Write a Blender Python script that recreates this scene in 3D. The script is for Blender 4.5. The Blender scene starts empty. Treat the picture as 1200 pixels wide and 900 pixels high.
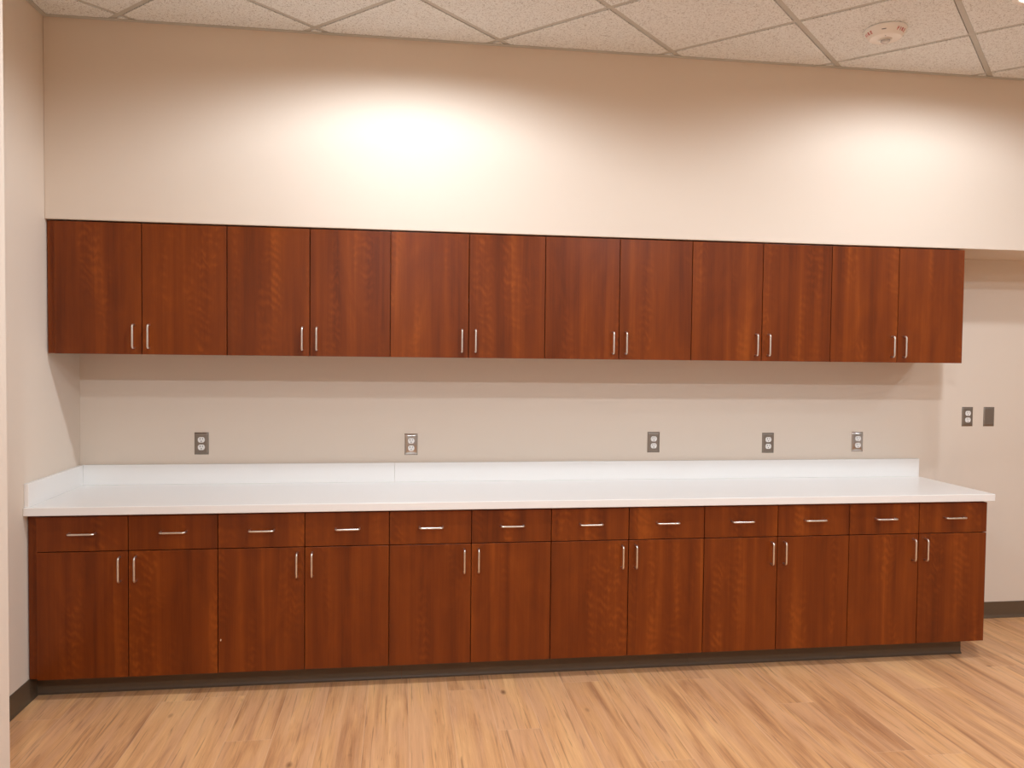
import bpy, bmesh, math, random
from mathutils import Vector, Matrix

scene = bpy.context.scene
COL = scene.collection
random.seed(7)

# ------------------------------------------------------------------ helpers
def newbm(): return bmesh.new()

def add_box(bm, lo, hi, bevel=0.0, seg=2):
    lo, hi = Vector(lo), Vector(hi)
    r = bmesh.ops.create_cube(bm, size=1.0)
    vs = r['verts']
    c, s = (lo + hi) / 2, hi - lo
    for v in vs:
        v.co = Vector((v.co.x * s.x + c.x, v.co.y * s.y + c.y, v.co.z * s.z + c.z))
    if bevel > 0:
        es = list({e for v in vs for e in v.link_edges})
        bmesh.ops.bevel(bm, geom=es, offset=bevel, segments=seg, profile=0.5, affect='EDGES', clamp_overlap=True)

def add_tube(bm, pts, r, n=12):
    """Round bar swept along a polyline in one plane, with closed ends."""
    pts = [Vector(p) for p in pts]
    rings = []
    ref = None
    for i, p in enumerate(pts):
        a = pts[max(i - 1, 0)]; b = pts[min(i + 1, len(pts) - 1)]
        t = (b - a).normalized()
        if ref is None:
            ref = t.orthogonal().normalized()
        u = (ref - t * ref.dot(t)).normalized(); ref = u
        w = t.cross(u)
        rings.append([bm.verts.new(p + r * (math.cos(2*math.pi*k/n) * u + math.sin(2*math.pi*k/n) * w)) for k in range(n)])
    for a, b in zip(rings, rings[1:]):
        for k in range(n):
            f = bm.faces.new((a[k], a[(k+1) % n], b[(k+1) % n], b[k])); f.smooth = True
    bm.faces.new(rings[0][::-1]); bm.faces.new(rings[-1])

def add_lathe(bm, prof, n=48, axis='Z', smooth=True):
    """prof: list of (radius, height); closed at both ends when radius is 0."""
    rings = []
    for r, h in prof:
        if r < 1e-6:
            rings.append([bm.verts.new((0, 0, h))])
        else:
            rings.append([bm.verts.new((r*math.cos(2*math.pi*k/n), r*math.sin(2*math.pi*k/n), h)) for k in range(n)])
    for a, b in zip(rings, rings[1:]):
        for k in range(n):
            k2 = (k + 1) % n
            if len(a) == 1 and len(b) == 1: continue
            if len(a) == 1: f = bm.faces.new((a[0], b[k2], b[k]))
            elif len(b) == 1: f = bm.faces.new((a[k], a[k2], b[0]))
            else: f = bm.faces.new((a[k], a[k2], b[k2], b[k]))
            f.smooth = smooth

def add_prism(bm, poly, axis, a, b):
    """Extrude a 2D polygon along an axis ('X','Y','Z') from a to b."""
    def P(p, t):
        return {'X': (t, p[0], p[1]), 'Y': (p[0], t, p[1]), 'Z': (p[0], p[1], t)}[axis]
    A = [bm.verts.new(P(p, a)) for p in poly]; B = [bm.verts.new(P(p, b)) for p in poly]
    n = len(poly)
    for k in range(n):
        bm.faces.new((A[k], A[(k+1) % n], B[(k+1) % n], B[k]))
    bm.faces.new(A[::-1]); bm.faces.new(B)

def obj(name, bm, mat, parent=None, loc=(0, 0, 0), rot=None, kind=None, label=None):
    bmesh.ops.recalc_face_normals(bm, faces=bm.faces[:])
    me = bpy.data.meshes.new(name); bm.to_mesh(me); bm.free()
    if mat: me.materials.append(mat)
    o = bpy.data.objects.new(name, me); COL.objects.link(o)
    o.location = loc
    if rot: o.rotation_euler = rot
    if parent: o.parent = parent
    if kind: o['kind'] = kind
    if label: o['label'] = label
    return o

def copy_part(o, parent, loc=None):
    c = o.copy(); COL.objects.link(c); c.parent = parent
    if loc is not None: c.location = loc
    return c

def copy_tree(o, parent=None):
    c = o.copy(); COL.objects.link(c)
    if parent: c.parent = parent
    for ch in list(o.children): copy_tree(ch, c)
    return c

def thing(name, label, cat, loc, group=None):
    o = bpy.data.objects.new(name, None); COL.objects.link(o)
    o.empty_display_size = 0.1; o.location = loc
    return tag(o, label, cat, group)

def tag(o, label, cat, group=None):
    o['label'] = label; o['category'] = cat
    if group: o['group'] = group
    return o

# ---------------------------------------------------------------- materials
def srgb(r, g, b):
    f = lambda c: (c/255/12.92) if c/255 <= .04045 else ((c/255+.055)/1.055)**2.4
    return (f(r), f(g), f(b), 1)

def mat_base(name, color, rough=.5, metal=0, spec=.5):
    m = bpy.data.materials.new(name); m.use_nodes = True
    b = m.node_tree.nodes['Principled BSDF']
    b.inputs['Base Color'].default_value = color
    b.inputs['Roughness'].default_value = rough
    b.inputs['Metallic'].default_value = metal
    b.inputs['Specular IOR Level'].default_value = spec
    return m, m.node_tree, b

class NT:
    def __init__(s, nt): s.nt = nt; s.n = nt.nodes; s.l = nt.links
    def node(s, t, **kw):
        n = s.n.new(t)
        for k, v in kw.items(): setattr(n, k, v)
        return n
    def link(s, a, b): s.l.new(a, b)
    def put(s, sock, v):
        if hasattr(v, 'is_linked') or isinstance(v, bpy.types.NodeSocket): s.link(v, sock)
        else: sock.default_value = v
    def math(s, op, a, b=None, c=None, clamp=False):
        n = s.node('ShaderNodeMath', operation=op); n.use_clamp = clamp
        s.put(n.inputs[0], a)
        if b is not None: s.put(n.inputs[1], b)
        if c is not None: s.put(n.inputs[2], c)
        return n.outputs[0]
    def vmul(s, v, k):
        n = s.node('ShaderNodeVectorMath', operation='MULTIPLY'); s.put(n.inputs[0], v); n.inputs[1].default_value = k
        return n.outputs[0]
    def vadd(s, a, b):
        n = s.node('ShaderNodeVectorMath', operation='ADD'); s.put(n.inputs[0], a); s.put(n.inputs[1], b)
        return n.outputs[0]
    def noise(s, vec, scale, detail=3, rough=.55, dist=0):
        n = s.node('ShaderNodeTexNoise'); s.link(vec, n.inputs['Vector'])
        n.inputs['Scale'].default_value = scale; n.inputs['Detail'].default_value = detail
        n.inputs['Roughness'].default_value = rough; n.inputs['Distortion'].default_value = dist
        return n.outputs['Fac']
    def ramp(s, fac, stops, interp='LINEAR'):
        n = s.node('ShaderNodeValToRGB'); s.link(fac, n.inputs[0]); r = n.color_ramp; r.interpolation = interp
        while len(r.elements) < len(stops): r.elements.new(.5)
        for e, (p, c) in zip(r.elements, stops): e.position = p; e.color = c
        return n.outputs[0]
    def mix(s, fac, a, b, mode='MIX'):
        n = s.node('ShaderNodeMix', data_type='RGBA', blend_type=mode)
        s.put(n.inputs[0], fac); s.put(n.inputs[6], a); s.put(n.inputs[7], b)
        return n.outputs[2]
    def maprange(s, v, a, b, c, d):
        n = s.node('ShaderNodeMapRange'); s.put(n.inputs[0], v)
        for i, x in enumerate((a, b, c, d)): n.inputs[i+1].default_value = x
        return n.outputs[0]
    def bump(s, h, strength, dist, bsdf):
        n = s.node('ShaderNodeBump'); n.inputs['Strength'].default_value = strength; n.inputs['Distance'].default_value = dist
        s.link(h, n.inputs['Height']); s.link(n.outputs[0], bsdf.inputs['Normal'])

def make_paint(name, col, rough=.75):
    m, nt, b = mat_base(name, col, rough, spec=.3)
    t = NT(nt); g = t.node('ShaderNodeNewGeometry')
    n = t.noise(g.outputs['Position'], 260, 2)
    t.bump(n, .06, .002, b)
    return m

def make_cherry(name):
    m, nt, b = mat_base(name, (0.2, .05, .02, 1), .34, spec=.25)
    t = NT(nt)
    tc = t.node('ShaderNodeTexCoord'); oi = t.node('ShaderNodeObjectInfo')
    rv = t.node('ShaderNodeCombineXYZ')
    for i, k in enumerate((37.0, 11.0, 53.0)): t.link(t.math('MULTIPLY', oi.outputs['Random'], k), rv.inputs[i])
    P = t.vadd(tc.outputs['Object'], rv.outputs[0])
    band = t.noise(t.vmul(P, (13, 13, .55)), 1.0, 3, .5, .4)          # broad vertical bands
    strip = t.noise(t.vmul(P, (46, 46, .8)), 1.0, 2, .5, .2)          # narrower strips
    fine = t.noise(t.vmul(P, (420, 420, 6.0)), 1.0, 3, .65)           # pores
    flame = t.noise(t.vmul(P, (7, 7, 2.2)), 1.0, 4, .55, 1.6)         # wandering figure
    sep = t.node('ShaderNodeSeparateXYZ'); t.link(P, sep.inputs[0])
    # curly figure: slanted ripples, only in some strips
    w = t.math('ADD', t.math('MULTIPLY', sep.outputs[2], 150.0), t.math('MULTIPLY', sep.outputs[0], 70.0))
    w = t.math('ADD', w, t.math('MULTIPLY', flame, 26.0))
    rip = t.math('MULTIPLY_ADD', t.math('SINE', w), .5, .5)
    msk = t.maprange(t.noise(t.vmul(P, (9, 9, 1.3)), 1.0, 1, .5), .50, .66, 0, 1)
    v = t.math('MULTIPLY_ADD', band, .95, -.16)
    v = t.math('ADD', v, t.math('MULTIPLY', strip, .30))
    v = t.math('ADD', v, t.math('MULTIPLY', t.math('SUBTRACT', flame, .5), .42))
    wn = t.node('ShaderNodeTexWhiteNoise', noise_dimensions='1D')
    t.link(t.math('FLOOR', t.math('ADD', t.math('MULTIPLY', sep.outputs[0], 21.0), t.math('MULTIPLY', band, 1.6))), wn.inputs['W'])
    v = t.math('ADD', v, t.math('MULTIPLY', t.math('SUBTRACT', wn.outputs['Value'], .5), .15))
    amp = t.maprange(t.noise(t.vmul(P, (30, 30, 14)), 1.0, 2, .6), .38, .60, 0, .24)
    v = t.math('ADD', v, t.math('MULTIPLY', t.math('MULTIPLY', msk, rip), amp))
    v = t.math('ADD', v, t.math('MULTIPLY', t.math('SUBTRACT', fine, .5), .36))
    col = t.ramp(v, CHERRY_STOPS)
    t.link(col, b.inputs['Base Color'])
    t.link(t.maprange(fine, .3, .7, .38, .30), b.inputs['Roughness'])
    t.bump(fine, .05, .001, b)
    return m

CHERRY_STOPS = [(.14, srgb(90, 38, 9)), (.40, srgb(111, 49, 12)), (.60, srgb(124, 57, 14)), (.88, srgb(146, 73, 21))]

def make_floor(name):
    """Vinyl planks running along Y: 0.181 m wide, staggered ends."""
    m, nt, b = mat_base(name, srgb(205, 155, 110), .42, spec=.4)
    t = NT(nt); g = t.node('ShaderNodeNewGeometry')
    sep = t.node('ShaderNodeSeparateXYZ'); t.link(g.outputs['Position'], sep.inputs[0])
    X, Y = sep.outputs[0], sep.outputs[1]
    pw, pl = .181, 1.22
    u = t.math('DIVIDE', t.math('SUBTRACT', X, 1.648 - 40*pw), pw)
    iu = t.math('FLOOR', u); fu = t.math('FRACT', u)
    wn = t.node('ShaderNodeTexWhiteNoise', noise_dimensions='1D'); t.link(iu, wn.inputs['W'])
    v = t.math('DIVIDE', t.math('ADD', Y, t.math('MULTIPLY', wn.outputs['Value'], pl)), pl)
    v = t.math('ADD', v, 40.0)
    iv = t.math('FLOOR', v); fv = t.math('FRACT', v)
    cid = t.node('ShaderNodeCombineXYZ'); t.link(iu, cid.inputs[0]); t.link(iv, cid.inputs[1])
    wn2 = t.node('ShaderNodeTexWhiteNoise', noise_dimensions='2D'); t.link(cid.outputs[0], wn2.inputs['Vector'])
    off = t.vmul(wn2.outputs['Color'], (31.0, 17.0, 9.0))
    P = t.vadd(g.outputs['Position'], off)
    band = t.noise(t.vmul(P, (10, .9, 1)), 1.0, 3, .55, 1.2)
    streak = t.noise(t.vmul(P, (62, 1.8, 1)), 1.0, 4, .66, .9)
    fine = t.noise(t.vmul(P, (300, 9, 1)), 1.0, 3, .65, .2)
    knotn = t.node('ShaderNodeTexVoronoi'); t.link(t.vmul(P, (5.5, 2.6, 1)), knotn.inputs['Vector'])
    knotn.inputs['Scale'].default_value = 1.0
    knot = t.maprange(knotn.outputs['Distance'], .02, .085, 1, 0)
    s = t.math('MULTIPLY_ADD', band, 1.0, -.20)
    s = t.math('ADD', s, t.math('MULTIPLY', streak, .42))
    s = t.math('ADD', s, t.math('MULTIPLY', t.math('SUBTRACT', fine, .5), .22))
    s = t.math('ADD', s, t.math('MULTIPLY', t.math('SUBTRACT', wn2.outputs['Value'], .5), .15))
    col = t.ramp(s, FLOOR_STOPS)
    dark = t.maprange(t.noise(t.vmul(P, (75, 2.3, 1)), 1.0, 3, .6, 1.1), .57, .70, 0, .6)
    hue = t.maprange(t.noise(t.vmul(P, (16, 1.6, 1)), 1.0, 2, .5, .6), .42, .62, 0, .5)
    col = t.mix(hue, col, srgb(220, 170, 130))
    col = t.mix(dark, col, srgb(140, 96, 66))
    pale = t.maprange(t.noise(t.vmul(P, (110, 3.5, 1)), 1.0, 3, .6, 1.5), .64, .72, 0, .35)
    col = t.mix(pale, col, srgb(226, 190, 158))
    kz = t.math('MULTIPLY', knot, t.maprange(t.noise(P, 1.7, 0), .52, .56, 0, .8))
    col = t.mix(kz, col, srgb(112, 72, 46))
    # joints
    e1 = t.math('MINIMUM', fu, t.math('SUBTRACT', 1.0, fu)); e1 = t.math('MULTIPLY', e1, pw)
    e2 = t.math('MINIMUM', fv, t.math('SUBTRACT', 1.0, fv)); e2 = t.math('MULTIPLY', e2, pl)
    e = t.math('MINIMUM', e1, e2)
    j = t.maprange(e, .0004, .0019, 1, 0)
    col = t.mix(t.math('MULTIPLY', j, .42), col, srgb(238, 202, 168))
    t.link(col, b.inputs['Base Color'])
    t.link(t.maprange(fine, .3, .7, .5, .4), b.inputs['Roughness'])
    h = t.math('SUBTRACT', t.math('MULTIPLY', fine, .3), j)
    t.bump(h, .12, .001, b)
    return m
FLOOR_STOPS = [(.26, srgb(176, 124, 85)), (.44, srgb(210, 156, 108)), (.57, srgb(224, 171, 119)), (.76, srgb(240, 190, 133))]

def make_tile(name):
    m, nt, b = mat_base(name, srgb(226, 217, 206), .9, spec=.1)
    t = NT(nt); g = t.node('ShaderNodeNewGeometry'); P = g.outputs['Position']
    a = t.noise(P, 230, 2, .6, .6); c = t.noise(P, 110, 3, .6, 1.0)
    pit = t.maprange(t.math('MULTIPLY_ADD', c, .5, t.math('MULTIPLY', a, .5)), .40, .47, 1, 0)
    col = t.mix(t.math('MULTIPLY', pit, .62), srgb(238, 243, 244), srgb(122, 112, 102))
    t.link(col, b.inputs['Base Color'])
    t.bump(t.math('SUBTRACT', 1.0, pit), .35, .002, b)
    return m

def make_quartz(name):
    m, nt, b = mat_base(name, srgb(236, 240, 242), .22, spec=.5)
    t = NT(nt); g = t.node('ShaderNodeNewGeometry')
    n = t.noise(g.outputs['Position'], 420, 2)
    t.link(t.mix(n, srgb(243, 240, 236), srgb(238, 235, 230)), b.inputs['Base Color'])
    return m

def make_metal(name, col, rough, scale=(900, 900, 30)):
    m, nt, b = mat_base(name, col, rough, metal=1.0)
    t = NT(nt); tc = t.node('ShaderNodeTexCoord')
    n = t.noise(t.vmul(tc.outputs['Object'], scale), 1.0, 2)
    t.link(t.maprange(n, .3, .7, rough*.85, rough*1.2), b.inputs['Roughness'])
    return m

def make_vinyl(name, col):
    m, nt, b = mat_base(name, col, .45, spec=.4)
    t = NT(nt); g = t.node('ShaderNodeNewGeometry')
    n = t.noise(g.outputs['Position'], 40, 3)
    t.link(t.mix(n, tuple(c*.93 for c in col[:3])+(1,), tuple(min(1, c*1.07) for c in col[:3])+(1,)), b.inputs['Base Color'])
    return m

def make_plastic(name, col, rough=.4):
    m, nt, b = mat_base(name, col, rough)
    t = NT(nt); tc = t.node('ShaderNodeTexCoord')
    t.bump(t.noise(tc.outputs['Object'], 700, 1), .03, .0005, b)
    return m

def make_emit(name, col, strength):
    m = bpy.data.materials.new(name); m.use_nodes = True
    nt = m.node_tree; nt.nodes.clear()
    e = nt.nodes.new('ShaderNodeEmission'); o = nt.nodes.new('ShaderNodeOutputMaterial')
    e.inputs[0].default_value = col; e.inputs[1].default_value = strength
    nt.links.new(e.outputs[0], o.inputs[0]); return m

M = dict(
    wall=make_paint('beige wall paint', srgb(226, 212, 196)),
    wall_far=make_paint('off white wall paint', srgb(236, 240, 242)),
    cherry=make_cherry('cherry laminate'),
    floor=make_floor('wood look vinyl plank'),
    tile=make_tile('fissured ceiling tile'),
    grid=make_paint('ceiling grid enamel', srgb(196, 196, 190), .5),
    quartz=make_quartz('white solid surface'),
    nickel=make_metal('brushed nickel', (.80, .76, .70, 1), .30),
    steel=make_metal('brushed stainless', (.30, .26, .22, 1), .42, (1500, 1500, 40)),
    chrome=make_metal('polished stainless', (.52, .48, .44, 1), .15, (1500, 1500, 40)),
    vinyl=make_vinyl('brown vinyl cove base', srgb(98, 79, 60)),
    white=make_plastic('white plastic', srgb(240, 238, 234), .35),
    slot=make_plastic('dark slot', srgb(38, 34, 32), .6),
    red=make_plastic('red print', srgb(190, 14, 30), .5),
    chip=make_plastic('bare particle board', srgb(226, 205, 178), .8),
    lens=make_emit('lit diffuser', (1, .95, .88, 1), 14.0),
)

# ------------------------------------------------------------- measurements
W = .381                    # one door
XU, XB = .2119, .2158       # left edge of first upper / base door
YU, YB = -.3903, -.6047     # front face of upper / base doors
ZUT, ZUB = 2.1379, 1.5316
ZDT, ZDS, ZDB = .8173, .6623, .0965
ZCT, ZCB, YCT, XCE = .8634, .8262, -.6299, 4.8115
XL = .1747                  # left wall
ZC = 3.0565                 # ceiling
ZS, YS = 2.1455, -.3925     # soffit bottom and face
XR, YR = 9.2, -8.6          # far walls of the room
XJ, YJ = .624, -1.75        # wall that stands forward of the left wall, close to the camera
TD = .019                   # door thickness
G = .0018                   # half a door gap

def shell(name, lo, hi, mat):
    bm = newbm(); add_box(bm, lo, hi); return obj(name, bm, mat, kind='structure')

# ------------------------------------------------------------------ setting
shell('floor', (XL-.3, YR-.1, -.1), (XR+.1, .1, 0), M['floor'])
shell('wall_back', (XL-.15, 0, 0), (XR, .12, ZC+.1), M['wall'])
shell('wall_left', (XL-.15, YJ, 0), (XL, 0, ZC+.1), M['wall'])
shell('wall_left_front', (XL-.15, YR, 0), (XJ, YJ, ZC+.1), M['wall'])
shell('wall_right', (XR, YR, 0), (XR+.12, .12, ZC+.1), M['wall_far'])
shell('wall_rear', (XL-.15, YR-.12, 0), (XR+.12, YR, ZC+.1), M['wall_far'])
bm = newbm(); add_box(bm, (XL, YS, ZS), (XR, 0, ZC+.1), .003, 2)
obj('wall_soffit', bm, M['wall'], kind='structure')

# ceiling: lay-in tiles on a grid turned 45 degrees to the walls
NX, NY, SP = 3.108, -.46, .862
Q = SP / math.sqrt(2)
E1 = Vector((math.sqrt(.5), math.sqrt(.5))); E2 = Vector((-math.sqrt(.5), math.sqrt(.5)))
def clip(poly, x0, x1, y0, y1):
    for ax, lim, sgn in ((0, x0, 1), (0, x1, -1), (1, y0, 1), (1, y1, -1)):
        out = []
        for i, a in enumerate(poly):
            b = poly[(i+1) % len(poly)]
            da, db = sgn*(a[ax]-lim), sgn*(b[ax]-lim)
            if da >= 0: out.append(a)
            if (da >= 0) != (db >= 0):
                k = da/(da-db); out.append((a[0]+(b[0]-a[0])*k, a[1]+(b[1]-a[1])*k))
        poly = out
        if not poly: return []
    return poly
def area(p): return abs(sum(a[0]*b[1]-b[0]*a[1] for a, b in zip(p, p[1:]+p[:1])))/2
CX0, CX1, CY0, CY1 = XL, XR, YR, YS
bm = newbm()
IN = .0140
for i in range(-16, 24):
    for j in range(-24, 16):
        o = Vector((NX, NY)) + E1*(i*Q) + E2*(j*Q)
        q = [o + E1*a + E2*b for a, b in ((IN, IN), (Q-IN, IN), (Q-IN, Q-IN), (IN, Q-IN))]
        p = clip([tuple(v) for v in q], CX0+.024, CX1-.024, CY0+.024, CY1-.024)
        if len(p) > 2 and area(p) > 2e-4: add_prism(bm, p, 'Z', ZC, ZC+.014)
add_box(bm, (XL-.1, YR-.1, ZC+.0135), (XR+.1, .1, ZC+.10))
ceil = obj('ceiling', bm, M['tile'], kind='structure')
bm = newbm()
def tee(o, d, L, z0):
    n = Vector((-d.y, d.x)) * .0115
    q = [tuple(v) for v in (o - d*L - n, o + d*L - n, o + d*L + n, o - d*L + n)]
    p = clip(q, CX0+.004, CX1-.004, CY0+.004, CY1-.004)
    if len(p) > 2 and area(p) > 1e-4: add_prism(bm, p, 'Z', z0, ZC+.0140)
for k in range(-24, 24):
    tee(Vector((NX, NY)) + E2*(k*Q), E1, 20, ZC+.0040); tee(Vector((NX, NY)) + E1*(k*Q), E2, 20, ZC+.0034)
obj('ceiling_grid', bm, M['grid'], parent=ceil)
# wall angle round the ceiling
def angle_trim(name, lo, hi):
    bm = newbm(); add_box(bm, lo, hi, .0008, 1); obj(name, bm, M['grid'], kind='structure')
angle_trim('trim_1', (XL, YS-.022, ZC-.0030), (XR, YS, ZC+.0030))
angle_trim('trim_2', (XL, YJ, ZC-.0030), (XL+.022, YS-.022, ZC+.0030))

# vinyl cove base
def cove_profile(h=.0965, t=.004, toe=.014):
    p = [(0, 0), (toe, 0), (toe, .0025)]
    for k in range(1, 7):
        a = k/6*math.pi/2
        p.append((t + (toe-t)*(1-math.sin(a)), .0025 + .020*(1-math.cos(a))))
    p += [(t, h-.003), (t-.0015, h), (0, h)]
    return p
def cove(name, a, b, n, h=.0965):
    """Cove base from a to b (floor points), standing out towards n."""
    a, b, n = Vector(a), Vector(b), Vector(n)
    pr = cove_profile(h); bm = newbm()
    A = [bm.verts.new((a.x+n.x*d, a.y+n.y*d, z)) for d, z in pr]; B = [bm.verts.new((b.x+n.x*d, b.y+n.y*d, z)) for d, z in pr]
    for k in range(len(pr)):
        k2 = (k+1) % len(pr); bm.faces.new((A[k], A[k2], B[k2], B[k]))
    bm.faces.new(A[::-1]); bm.faces.new(B)
    return obj(name, bm, M['vinyl'], kind='structure')
XKE, YK = 4.7235, -.512
cove('baseboard_back', (XKE+.004, 0), (XR, 0), (0, -1))
cove('baseboard_left', (XL, YK-.004), (XL, YJ), (1, 0))
cove('baseboard_left_front', (XJ, YJ), (XJ, YR), (1, 0))
cove('baseboard_jog', (XL, YJ), (XJ, YJ), (0, 1))
cove('baseboard_cabinet', (XL+.001, YK), (1.80, YK), (0, -1), .0955)
cove('baseboard_cabinet.001', (1.8012, YK), (3.22, YK), (0, -1), .0955)
cove('baseboard_cabinet.002', (3.2212, YK), (XKE+.004, YK), (0, -1), .0955)
cove('baseboard_cabinet_end', (XKE, YK), (XKE, -.015), (1, 0), .0955)

# ----------------------------------------------------------------- handles
def pull_path(L=.108, d=.030, r=.0105):
    """Wire pull in the XZ... laid along Z, standing out towards -Y from the door face at y=0."""
    h = L/2
    pts = [(0, .004, h)]
    for k in range(9):
        a = k/8*math.pi/2
        pts.append((0, -(d-r) - r*math.sin(a), h - r*(1-math.cos(a))))
    for k in range(9):
        a = k/8*math.pi/2
        pts.append((0, -(d-r) - r*math.cos(a), -h + r*(1-math.sin(a))))
    pts.append((0, .004, -h))
    return pts
bm = newbm(); add_tube(bm, pull_path(), .0045, 14)
handle_v_me = obj('handle', bm, M['nickel'])
bm = newbm(); add_tube(bm, [(z, y, 0) for x, y, z in pull_path()], .0045, 14)
handle_h_me = obj('handle', bm, M['nickel'])
proto_v, proto_h = handle_v_me.data, handle_h_me.data
bpy.data.objects.remove(handle_v_me); bpy.data.objects.remove(handle_h_me)
def add_handle(mesh, parent, loc):
    o = bpy.data.objects.new('handle', mesh); COL.objects.link(o); o.parent = parent; o.location = loc
    return o

# doors share meshes; every copy draws its own figure from the material
def panel_mesh(w, h):
    bm = newbm(); add_box(bm, (-w/2+G, 0, 0), (w/2-G, TD, h), .0012, 2)
    return bm
def panel(name, bm_or_mesh, parent, loc):
    if isinstance(bm_or_mesh, bmesh.types.BMesh): return obj(name, bm_or_mesh, M['cherry'], parent, loc)
    o = bpy.data.objects.new(name, bm_or_mesh); COL.objects.link(o); o.parent = parent; o.location = loc
    return o

# ---------------------------------------------------------- upper cabinets
UP_LABELS = [
    'wall-hung cherry cabinet in the left corner, with a dark filler strip',
    'second wall-hung cherry cabinet from the left wall, next to the corner one',
    'third wall-hung cherry cabinet from the left, just right of the left glow',
    'fourth wall-hung cherry cabinet from the left, above the middle outlet of five',
    'fifth wall-hung cherry cabinet from the left, second from the open right end',
    'wall-hung cherry cabinet at the open right end of the upper row, beside bare wall']
door_me = None
for i in range(6):
    x0 = XU + 2*W*i
    t = thing('wall_cabinet', UP_LABELS[i], 'cabinet', (x0+W, -.001, ZUB), 'wall-hung cherry cabinets under the soffit')
    bm = newbm()
    l, r, bk, fr = -W+.0005, W-.0005, 0, YU+TD+.0025+.001
    if i == 5: r = W-.003
    H = ZUT-ZUB-.001
    th = .018
    add_box(bm, (l, fr, 0.001), (l+th, bk, H)); add_box(bm, (r-th, fr, .001), (r, bk, H))
    add_box(bm, (l+th, fr, .001), (r-th, bk, .001+th)); add_box(bm, (l+th, fr, H-th), (r-th, bk, H))
    add_box(bm, (l+th, -.008, .001+th), (r-th, bk, H-th)); add_box(bm, (l+th, fr+.03, H/2-.009), (r-th, -.008, H/2+.009))
    obj('carcass', bm, M['cherry'], t)
    for s in (-1, 1):
        loc = (s*W/2, YU+.001, 0)
        if door_me is None:
            d = panel('door', panel_mesh(W, ZUT-ZUB), t, loc); door_me = d.data
        else: d = panel('door', door_me, t, loc)
        add_handle(proto_v, d, (-s*(W/2-.0335), 0, 1.6150-ZUB))
    if i == 0:
        bm = newbm(); add_box(bm, (-W-(XU-XL)+.005, YU+TD-.004, .001), (-W-.0015, YU+TD+.014, ZUT-ZUB+.003), .0008, 1)
        obj('filler_strip', bm, M['cherry'], t, label='narrow cherry filler strip set back beside the wall')

# ----------------------------------------------------------- base cabinets
BASE_LABELS = [
    'leftmost cherry base cabinet under the counter, with a dark filler strip',
    'second cherry base cabinet from the left wall, with a pale chip on its left door',
    'third cherry base cabinet from the left, under the left shiny outlet',
    'fourth cherry base cabinet from the left, below the middle outlet of five',
    'fifth cherry base cabinet from the left, second from the open right end',
    'cherry base cabinet at the open right end of the counter, beside the bare wall']
bdoor_me = drw_me = None
for i in range(6):
    x0 = XB + 2*W*i
    t = thing('base_cabinet', BASE_LABELS[i], 'cabinet', (x0+W, -.001, 0), 'cherry base cabinets under the white counter')
    bm = newbm()
    l, r, bk, fr = -W+.0005, W-.0005, 0, YB+TD+.0025+.001
    if i == 5: r = W-.004
    th, z0, z1 = .018, ZDB+.001, ZCB-.0005
    add_box(bm, (l, fr, z0), (l+th, bk, z1)); add_box(bm, (r-th, fr, z0), (r, bk, z1))
    add_box(bm, (l+th, fr, z0), (r-th, bk, z0+th)); add_box(bm, (l+th, -.008, z0+th), (r-th, bk, z1))
    add_box(bm, (l+th, fr, z1-th), (r-th, fr+.09, z1)); add_box(bm, (-.009, fr, z0+th), (.009, fr+.05, z1-th))
    add_box(bm, (l+th, fr, ZDS-.012), (r-th, fr+.06, ZDS+.012))
    kr = r if i < 5 else XKE-.0005-(x0+W)
    kl = l if i > 0 else l
    add_box(bm, (kl, YK+.0015, 0), (kr, YK+.0195, z0)); add_box(bm, (kl, YK+.0195, 0), (kl+th, bk-.01, z0)); add_box(bm, (kr-th, YK+.0195, 0), (kr, bk-.01, z0))
    obj('carcass', bm, M['cherry'], t)
    for s in (-1, 1):
        loc = (s*W/2, YB+.001, ZDB)
        if bdoor_me is None:
            d = panel('door', panel_mesh(W, ZDS-G-ZDB), t, loc); bdoor_me = d.data
        else: d = panel('door', bdoor_me, t, loc)
        add_handle(proto_v, d, (-s*(W/2-.0335), 0, .5815-ZDB))
        if i == 1 and s == -1:
            bm = newbm(); add_lathe(bm, [(0, -.0006), (.0028, -.0004), (.0034, .0004), (0, .0006)], 9, smooth=False)
            for v in bm.verts: v.co = Vector((v.co.x*.75, v.co.z*.6, v.co.y*1.7 + v.co.x*.3))
            obj('chip', bm, M['chip'], d, (-W/2+.0125, 0, .150), label='small pale chip in the door laminate')
        loc = (s*W/2, YB+.001, ZDS+G)
        if drw_me is None:
            d = panel('drawer', panel_mesh(W, ZDT-ZDS-G), t, loc); drw_me = d.data
        else: d = panel('drawer', drw_me, t, loc)
        add_handle(proto_h, d, (.0015, 0, .7430-ZDS-G))
    if i == 0:
        bm = newbm(); add_box(bm, (-W-(XB-XL)+.004, YB+TD-.002, ZDB+.001), (-W-.0015, YB+TD+.016, ZDT+.003), .0008, 1)
        obj('filler_strip', bm, M['cherry'], t, label='narrow cherry filler strip set back beside the wall')

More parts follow.
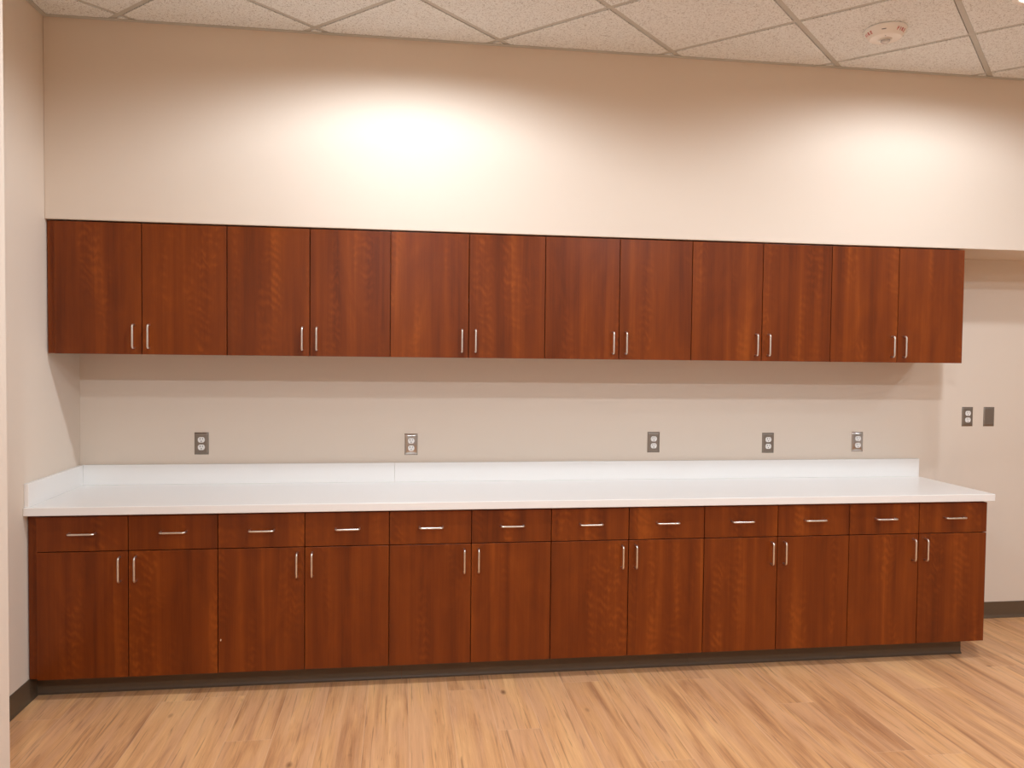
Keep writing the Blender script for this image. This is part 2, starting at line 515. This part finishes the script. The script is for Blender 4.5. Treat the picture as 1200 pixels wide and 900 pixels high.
# --------------------------------------------------------------- countertop
ct = thing('countertop', 'long white countertop running from the left wall over the cherry base cabinets', 'countertop', (XL, 0, ZCB))
bm = newbm(); add_box(bm, (.001, YCT, 0), (XCE-XL, -.001, ZCT-ZCB), .003, 3)
obj('slab', bm, M['quartz'], ct)
XSEAM = 1.7587
for a, b in ((.0205, XSEAM-XL-.0004), (XSEAM-XL+.0004, XCE-XL)):
    bm = newbm(); add_box(bm, (a, -.0195, ZCT-ZCB), (b, -.001, .9668-ZCB), .0015, 2)
    obj('backsplash', bm, M['quartz'], ct)
bm = newbm(); add_box(bm, (.001, YCT+.011, ZCT-ZCB), (.0200, -.001, .9668-ZCB), .0015, 2)
obj('side_splash', bm, M['quartz'], ct)

# ------------------------------------------------------------------ outlets
PWD, PHT = .0705, .1145
def plate_bm(pillow, holes=True):
    bm = newbm()
    # domed plate: grid front with rounded-over rim
    nx, nz = 12, 18
    w, h = PWD/2, PHT/2
    grid = []
    for a in range(nz+1):
        row = []
        for b in range(nx+1):
            u, v = 2*b/nx-1, 2*a/nz-1
            ex, ez = 1-abs(u), 1-abs(v)
            edge = min(ex*w, ez*h)
            y = -.0012 - .0038*min(1, edge/.007)**.6 - pillow*(1-u*u)*(1-v*v)
            row.append(bm.verts.new((u*w, y, v*h)))
        grid.append(row)
    for a in range(nz):
        for b in range(nx):
            f = bm.faces.new((grid[a][b], grid[a][b+1], grid[a+1][b+1], grid[a+1][b])); f.smooth = True
    rim = [grid[0][b] for b in range(nx+1)] + [grid[a][nx] for a in range(1, nz+1)] + [grid[nz][b] for b in range(nx-1, -1, -1)] + [grid[a][0] for a in range(nz-1, 0, -1)]
    back = [bm.verts.new((v.co.x, 0, v.co.z)) for v in rim]
    n = len(rim)
    for k in range(n): bm.faces.new((rim[k], back[k], back[(k+1) % n], rim[(k+1) % n]))
    bm.faces.new(back)
    return bm
def round_face(bm, r, flat, y0, y1, n=40):
    pts = []
    for k in range(n):
        a = 2*math.pi*k/n
        pts.append((r*math.cos(a), max(-flat, min(flat, r*math.sin(a)))))
    add_prism(bm, pts, 'Y', y0, y1)
def make_outlet(label, x, z, mat, pillow, group):
    t = thing('wall_outlet', label, 'outlet', (x, 0, z), group)
    obj('faceplate', plate_bm(pillow), mat, t)
    for s in (1, -1):
        bm = newbm(); round_face(bm, .0172, .0143, -.0085-pillow, -.001)
        rc = obj('receptacle', bm, M['white'], t, (0, 0, s*.0195))
        yf = -.0085-pillow
        bm = newbm()
        add_box(bm, (-.0075, yf-.0003, .0005), (-.0050, yf+.001, .0095)); add_box(bm, (.0050, yf-.0003, .0015), (.0072, yf+.001, .0090))
        pts = [(.0026*math.cos(a*math.pi/8), -.0075 + .0026*math.sin(a*math.pi/8)) for a in range(16)]
        add_prism(bm, pts, 'Y', yf-.0003, yf+.001)
        obj('slot', bm, M['slot'], rc)
    bm = newbm(); add_lathe(bm, [(0, .002), (.0022, .0017), (.0034, .0006), (.0034, -.002), (0, -.002)], 16)
    for v in bm.verts: v.co = Vector((v.co.x, -v.co.z-.0052-pillow, v.co.y))
    obj('screw', bm, mat, t)
    return t
OG = 'duplex outlets on the back wall'
make_outlet('dull steel outlet above the backsplash, nearest the left corner', .766, 1.0725, M['steel'], 0, OG)
make_outlet('shiny bulging outlet above the backsplash, beside the backsplash joint', 1.8455, 1.0635, M['chrome'], .0030, OG)
make_outlet('dull steel outlet in the middle of the five above the backsplash', 3.196, 1.0695, M['steel'], 0, OG)
make_outlet('dull steel outlet above the backsplash, next left of the rightmost shiny one', 3.876, 1.0632, M['steel'], 0, OG)
make_outlet('shiny bulging outlet above the right end of the backsplash', 4.4265, 1.0672, M['chrome'], .0030, OG)
make_outlet('dull steel outlet on the bare wall right of the counter, beside the blank plate', 5.127, 1.2146, M['steel'], 0, OG)
t = thing('blank_wall_plate', 'blank dull steel wall plate right of the rightmost outlet', 'wall plate', (5.268, 0, 1.2146))
obj('faceplate', plate_bm(0), M['steel'], t)
for s in (1, -1):
    bm = newbm(); add_lathe(bm, [(0, .0018), (.0020, .0015), (.0032, .0005), (.0032, -.002), (0, -.002)], 16)
    for v in bm.verts: v.co = Vector((v.co.x, -v.co.z-.0052, v.co.y + s*.0418))
    obj('screw', bm, M['steel'], t)

# ------------------------------------------------------------- fire device
fd = thing('fire_alarm', 'round white fire alarm strobe with red lettering on the ceiling tile', 'fire alarm', (3.975, -.880, ZC))
prof = [(0, 0), (.086, 0), (.0905, -.002), (.0915, -.007), (.0895, -.012), (.0700, -.040), (.0665, -.0435), (.0640, -.0440), (.0300, -.0460), (.0265, -.0475), (0, -.0475)]
bm = newbm(); add_lathe(bm, prof, 64); obj('housing', bm, M['white'], fd)
bm = newbm(); add_lathe(bm, [(.0, -.0470), (.0285, -.0470), (.0285, -.0510), (.0240, -.0525), (.0225, -.0495), (0, -.0495)], 40); obj('strobe_ring', bm, M['nickel'], fd)
bm = newbm(); add_lathe(bm, [(0, -.0490), (.0215, -.0490), (.0205, -.0550), (.0160, -.0600), (.0080, -.0630), (0, -.0635)], 32)
gm, gnt, gb = mat_base('clear strobe lens', (.9, .9, .9, 1), .06)
gb.inputs['Transmission Weight'].default_value = .55; gb.inputs['IOR'].default_value = 1.45
_t = NT(gnt); _tc = _t.node('ShaderNodeTexCoord'); _t.bump(_t.noise(_tc.outputs['Object'], 120, 1), .15, .001, gb)
obj('strobe_lens', bm, gm, fd)
# lettering and vent slit lie on the sloping side between (0.0895,-0.012) and (0.070,-0.040)
S0, S1 = Vector((.0895, -.012)), Vector((.0700, -.040))
def on_cone(ang, along, up, out):
    """along: metres round the cone, up: metres from the middle of the slope towards the ceiling."""
    d = (S0-S1).normalized(); nrm = Vector((-d.y, d.x)); nrm = nrm if nrm.y < 0 else -nrm
    p = (S0+S1)/2 + d*up + nrm*out
    a = ang + along/((S0+S1)/2).x
    return Vector((p.x*math.cos(a), p.x*math.sin(a), p.y))
def letters(text, size):
    cu = bpy.data.curves.new('lettering', 'FONT'); cu.body = text; cu.size = size
    cu.align_x = 'CENTER'; cu.align_y = 'CENTER'; cu.resolution_u = 4; cu.offset = .0004; cu.space_character = 1.55
    tmp = bpy.data.objects.new('lettering_source', cu); COL.objects.link(tmp)
    dg = bpy.context.evaluated_depsgraph_get(); dg.update()
    me = bpy.data.meshes.new_from_object(tmp.evaluated_get(dg))
    bpy.data.objects.remove(tmp); bpy.data.curves.remove(cu)
    bm = newbm(); bm.from_mesh(me); bpy.data.meshes.remove(me)
    r = bmesh.ops.extrude_face_region(bm, geom=bm.faces[:])
    for e in r['geom']:
        if isinstance(e, bmesh.types.BMVert): e.co.z += .0006
    return bm
for ang in (-66, 174, 54):
    bm = letters('FIRE', .021)
    for v in bm.verts: v.co = on_cone(math.radians(ang), v.co.x, v.co.y, v.co.z-.0001)
    obj('lettering', bm, M['red'], fd, label='red word FIRE printed on the sloping side')
bm = newbm(); add_box(bm, (-.009, -.0016, -.001), (.009, .0016, .0005))
for v in bm.verts: v.co = on_cone(math.radians(-127), v.co.x, v.co.y, v.co.z)
obj('slot', bm, M['slot'], fd, label='dark slot in the sloping side')
bm = newbm(); add_box(bm, (-.0022, -.0022, -.0005), (.0022, .0022, .0008), .0004, 1)
a = math.radians(-122)
obj('indicator', bm, M['slot'], fd, (.045*math.cos(a), .045*math.sin(a), -.0453))

# ------------------------------------------------------------- downlights
LIGHTS = [  # x, y, power, label
    (1.815, -1.322, 1.02, 'round ceiling downlight whose glow falls on the left half of the soffit'),
    (4.385, -1.305, 0.70, 'round ceiling downlight with its rim just showing beyond the fire alarm'),
    (6.987, -1.322, 0.05, 'round recessed ceiling downlight nearest the right wall'),
    (6.125, -2.35, .45, 'round recessed ceiling downlight right of the camera, second row'),
    (3.539, -3.046, 1.25, 'round recessed ceiling downlight right above the camera, third row'),
    (1.815, -4.77, 2.45, 'round recessed ceiling downlight behind the camera on the left'),
    (5.263, -4.77, 0.9, 'round recessed ceiling downlight behind the camera in the middle'),
    (7.85, -5.20, 0.5, 'round recessed ceiling downlight behind the camera on the right')]
POWER = 107.0
lroot = None
roots = []
for i, (x, y, k, lab) in enumerate(LIGHTS):
    if lroot is None:
        lroot = r = thing('downlight', lab, 'ceiling light', (x, y, ZC), 'recessed ceiling downlights')
        bm = newbm(); add_lathe(bm, [(.070, 0), (.0985, 0), (.0985, -.003), (.094, -.006), (.078, -.007), (.072, -.004), (.070, 0)], 48)
        obj('trim_ring', bm, M['white'], lroot)
        bm = newbm(); add_lathe(bm, [(0, -.001), (.0715, -.001), (.0715, -.003), (0, -.003)], 48)
        obj('diffuser', bm, M['lens'], lroot)
    else:
        r = copy_tree(lroot); r['label'] = lab; r.location = (x, y, ZC)
    roots.append((r, i, k))
for r, i, k in roots:
    L = bpy.data.lights.new('downlight_beam', 'SPOT'); L.energy = POWER*k
    L.color = (.91, 1.0, 1.10) if i < 3 else (.88, 1.0, 1.12)
    L.spot_size = math.radians(172 if i == 1 else 168); L.spot_blend = .36; L.shadow_soft_size = .055
    lo = bpy.data.objects.new('downlight_beam', L); COL.objects.link(lo); lo.location = (0, 0, -.012); lo.parent = r

w = bpy.data.worlds.new('World'); scene.world = w; w.use_nodes = True
w.node_tree.nodes['Background'].inputs[0].default_value = (.05, .048, .045, 1)

# ------------------------------------------------------------------ camera
cam = bpy.data.cameras.new('Camera'); co = bpy.data.objects.new('Camera', cam); COL.objects.link(co)
cam.sensor_fit = 'HORIZONTAL'; cam.sensor_width = 36.0; cam.lens = 932.235/1200*36
cam.clip_start = .05
R_ = Vector((0.99023969, -0.1389432, 0.01096091)); U_ = Vector((-0.00627937, 0.03408757, 0.99939912)); F_ = Vector((0.13923334, 0.98971351, -0.03288239))
m = Matrix(((R_.x, U_.x, -F_.x, 1.78487776), (R_.y, U_.y, -F_.y, -4.30211452), (R_.z, U_.z, -F_.z, 1.53438914), (0, 0, 0, 1)))
co.matrix_world = m
scene.camera = co

vs = scene.view_settings
scene.display_settings.display_device = 'sRGB'
vs.view_transform = 'Standard'; vs.look = 'None'; vs.exposure = 0.0; vs.gamma = 1.0; vs.use_curve_mapping = False
scene.cycles.use_denoising = True
scene.cycles.max_bounces = 10; scene.cycles.diffuse_bounces = 6
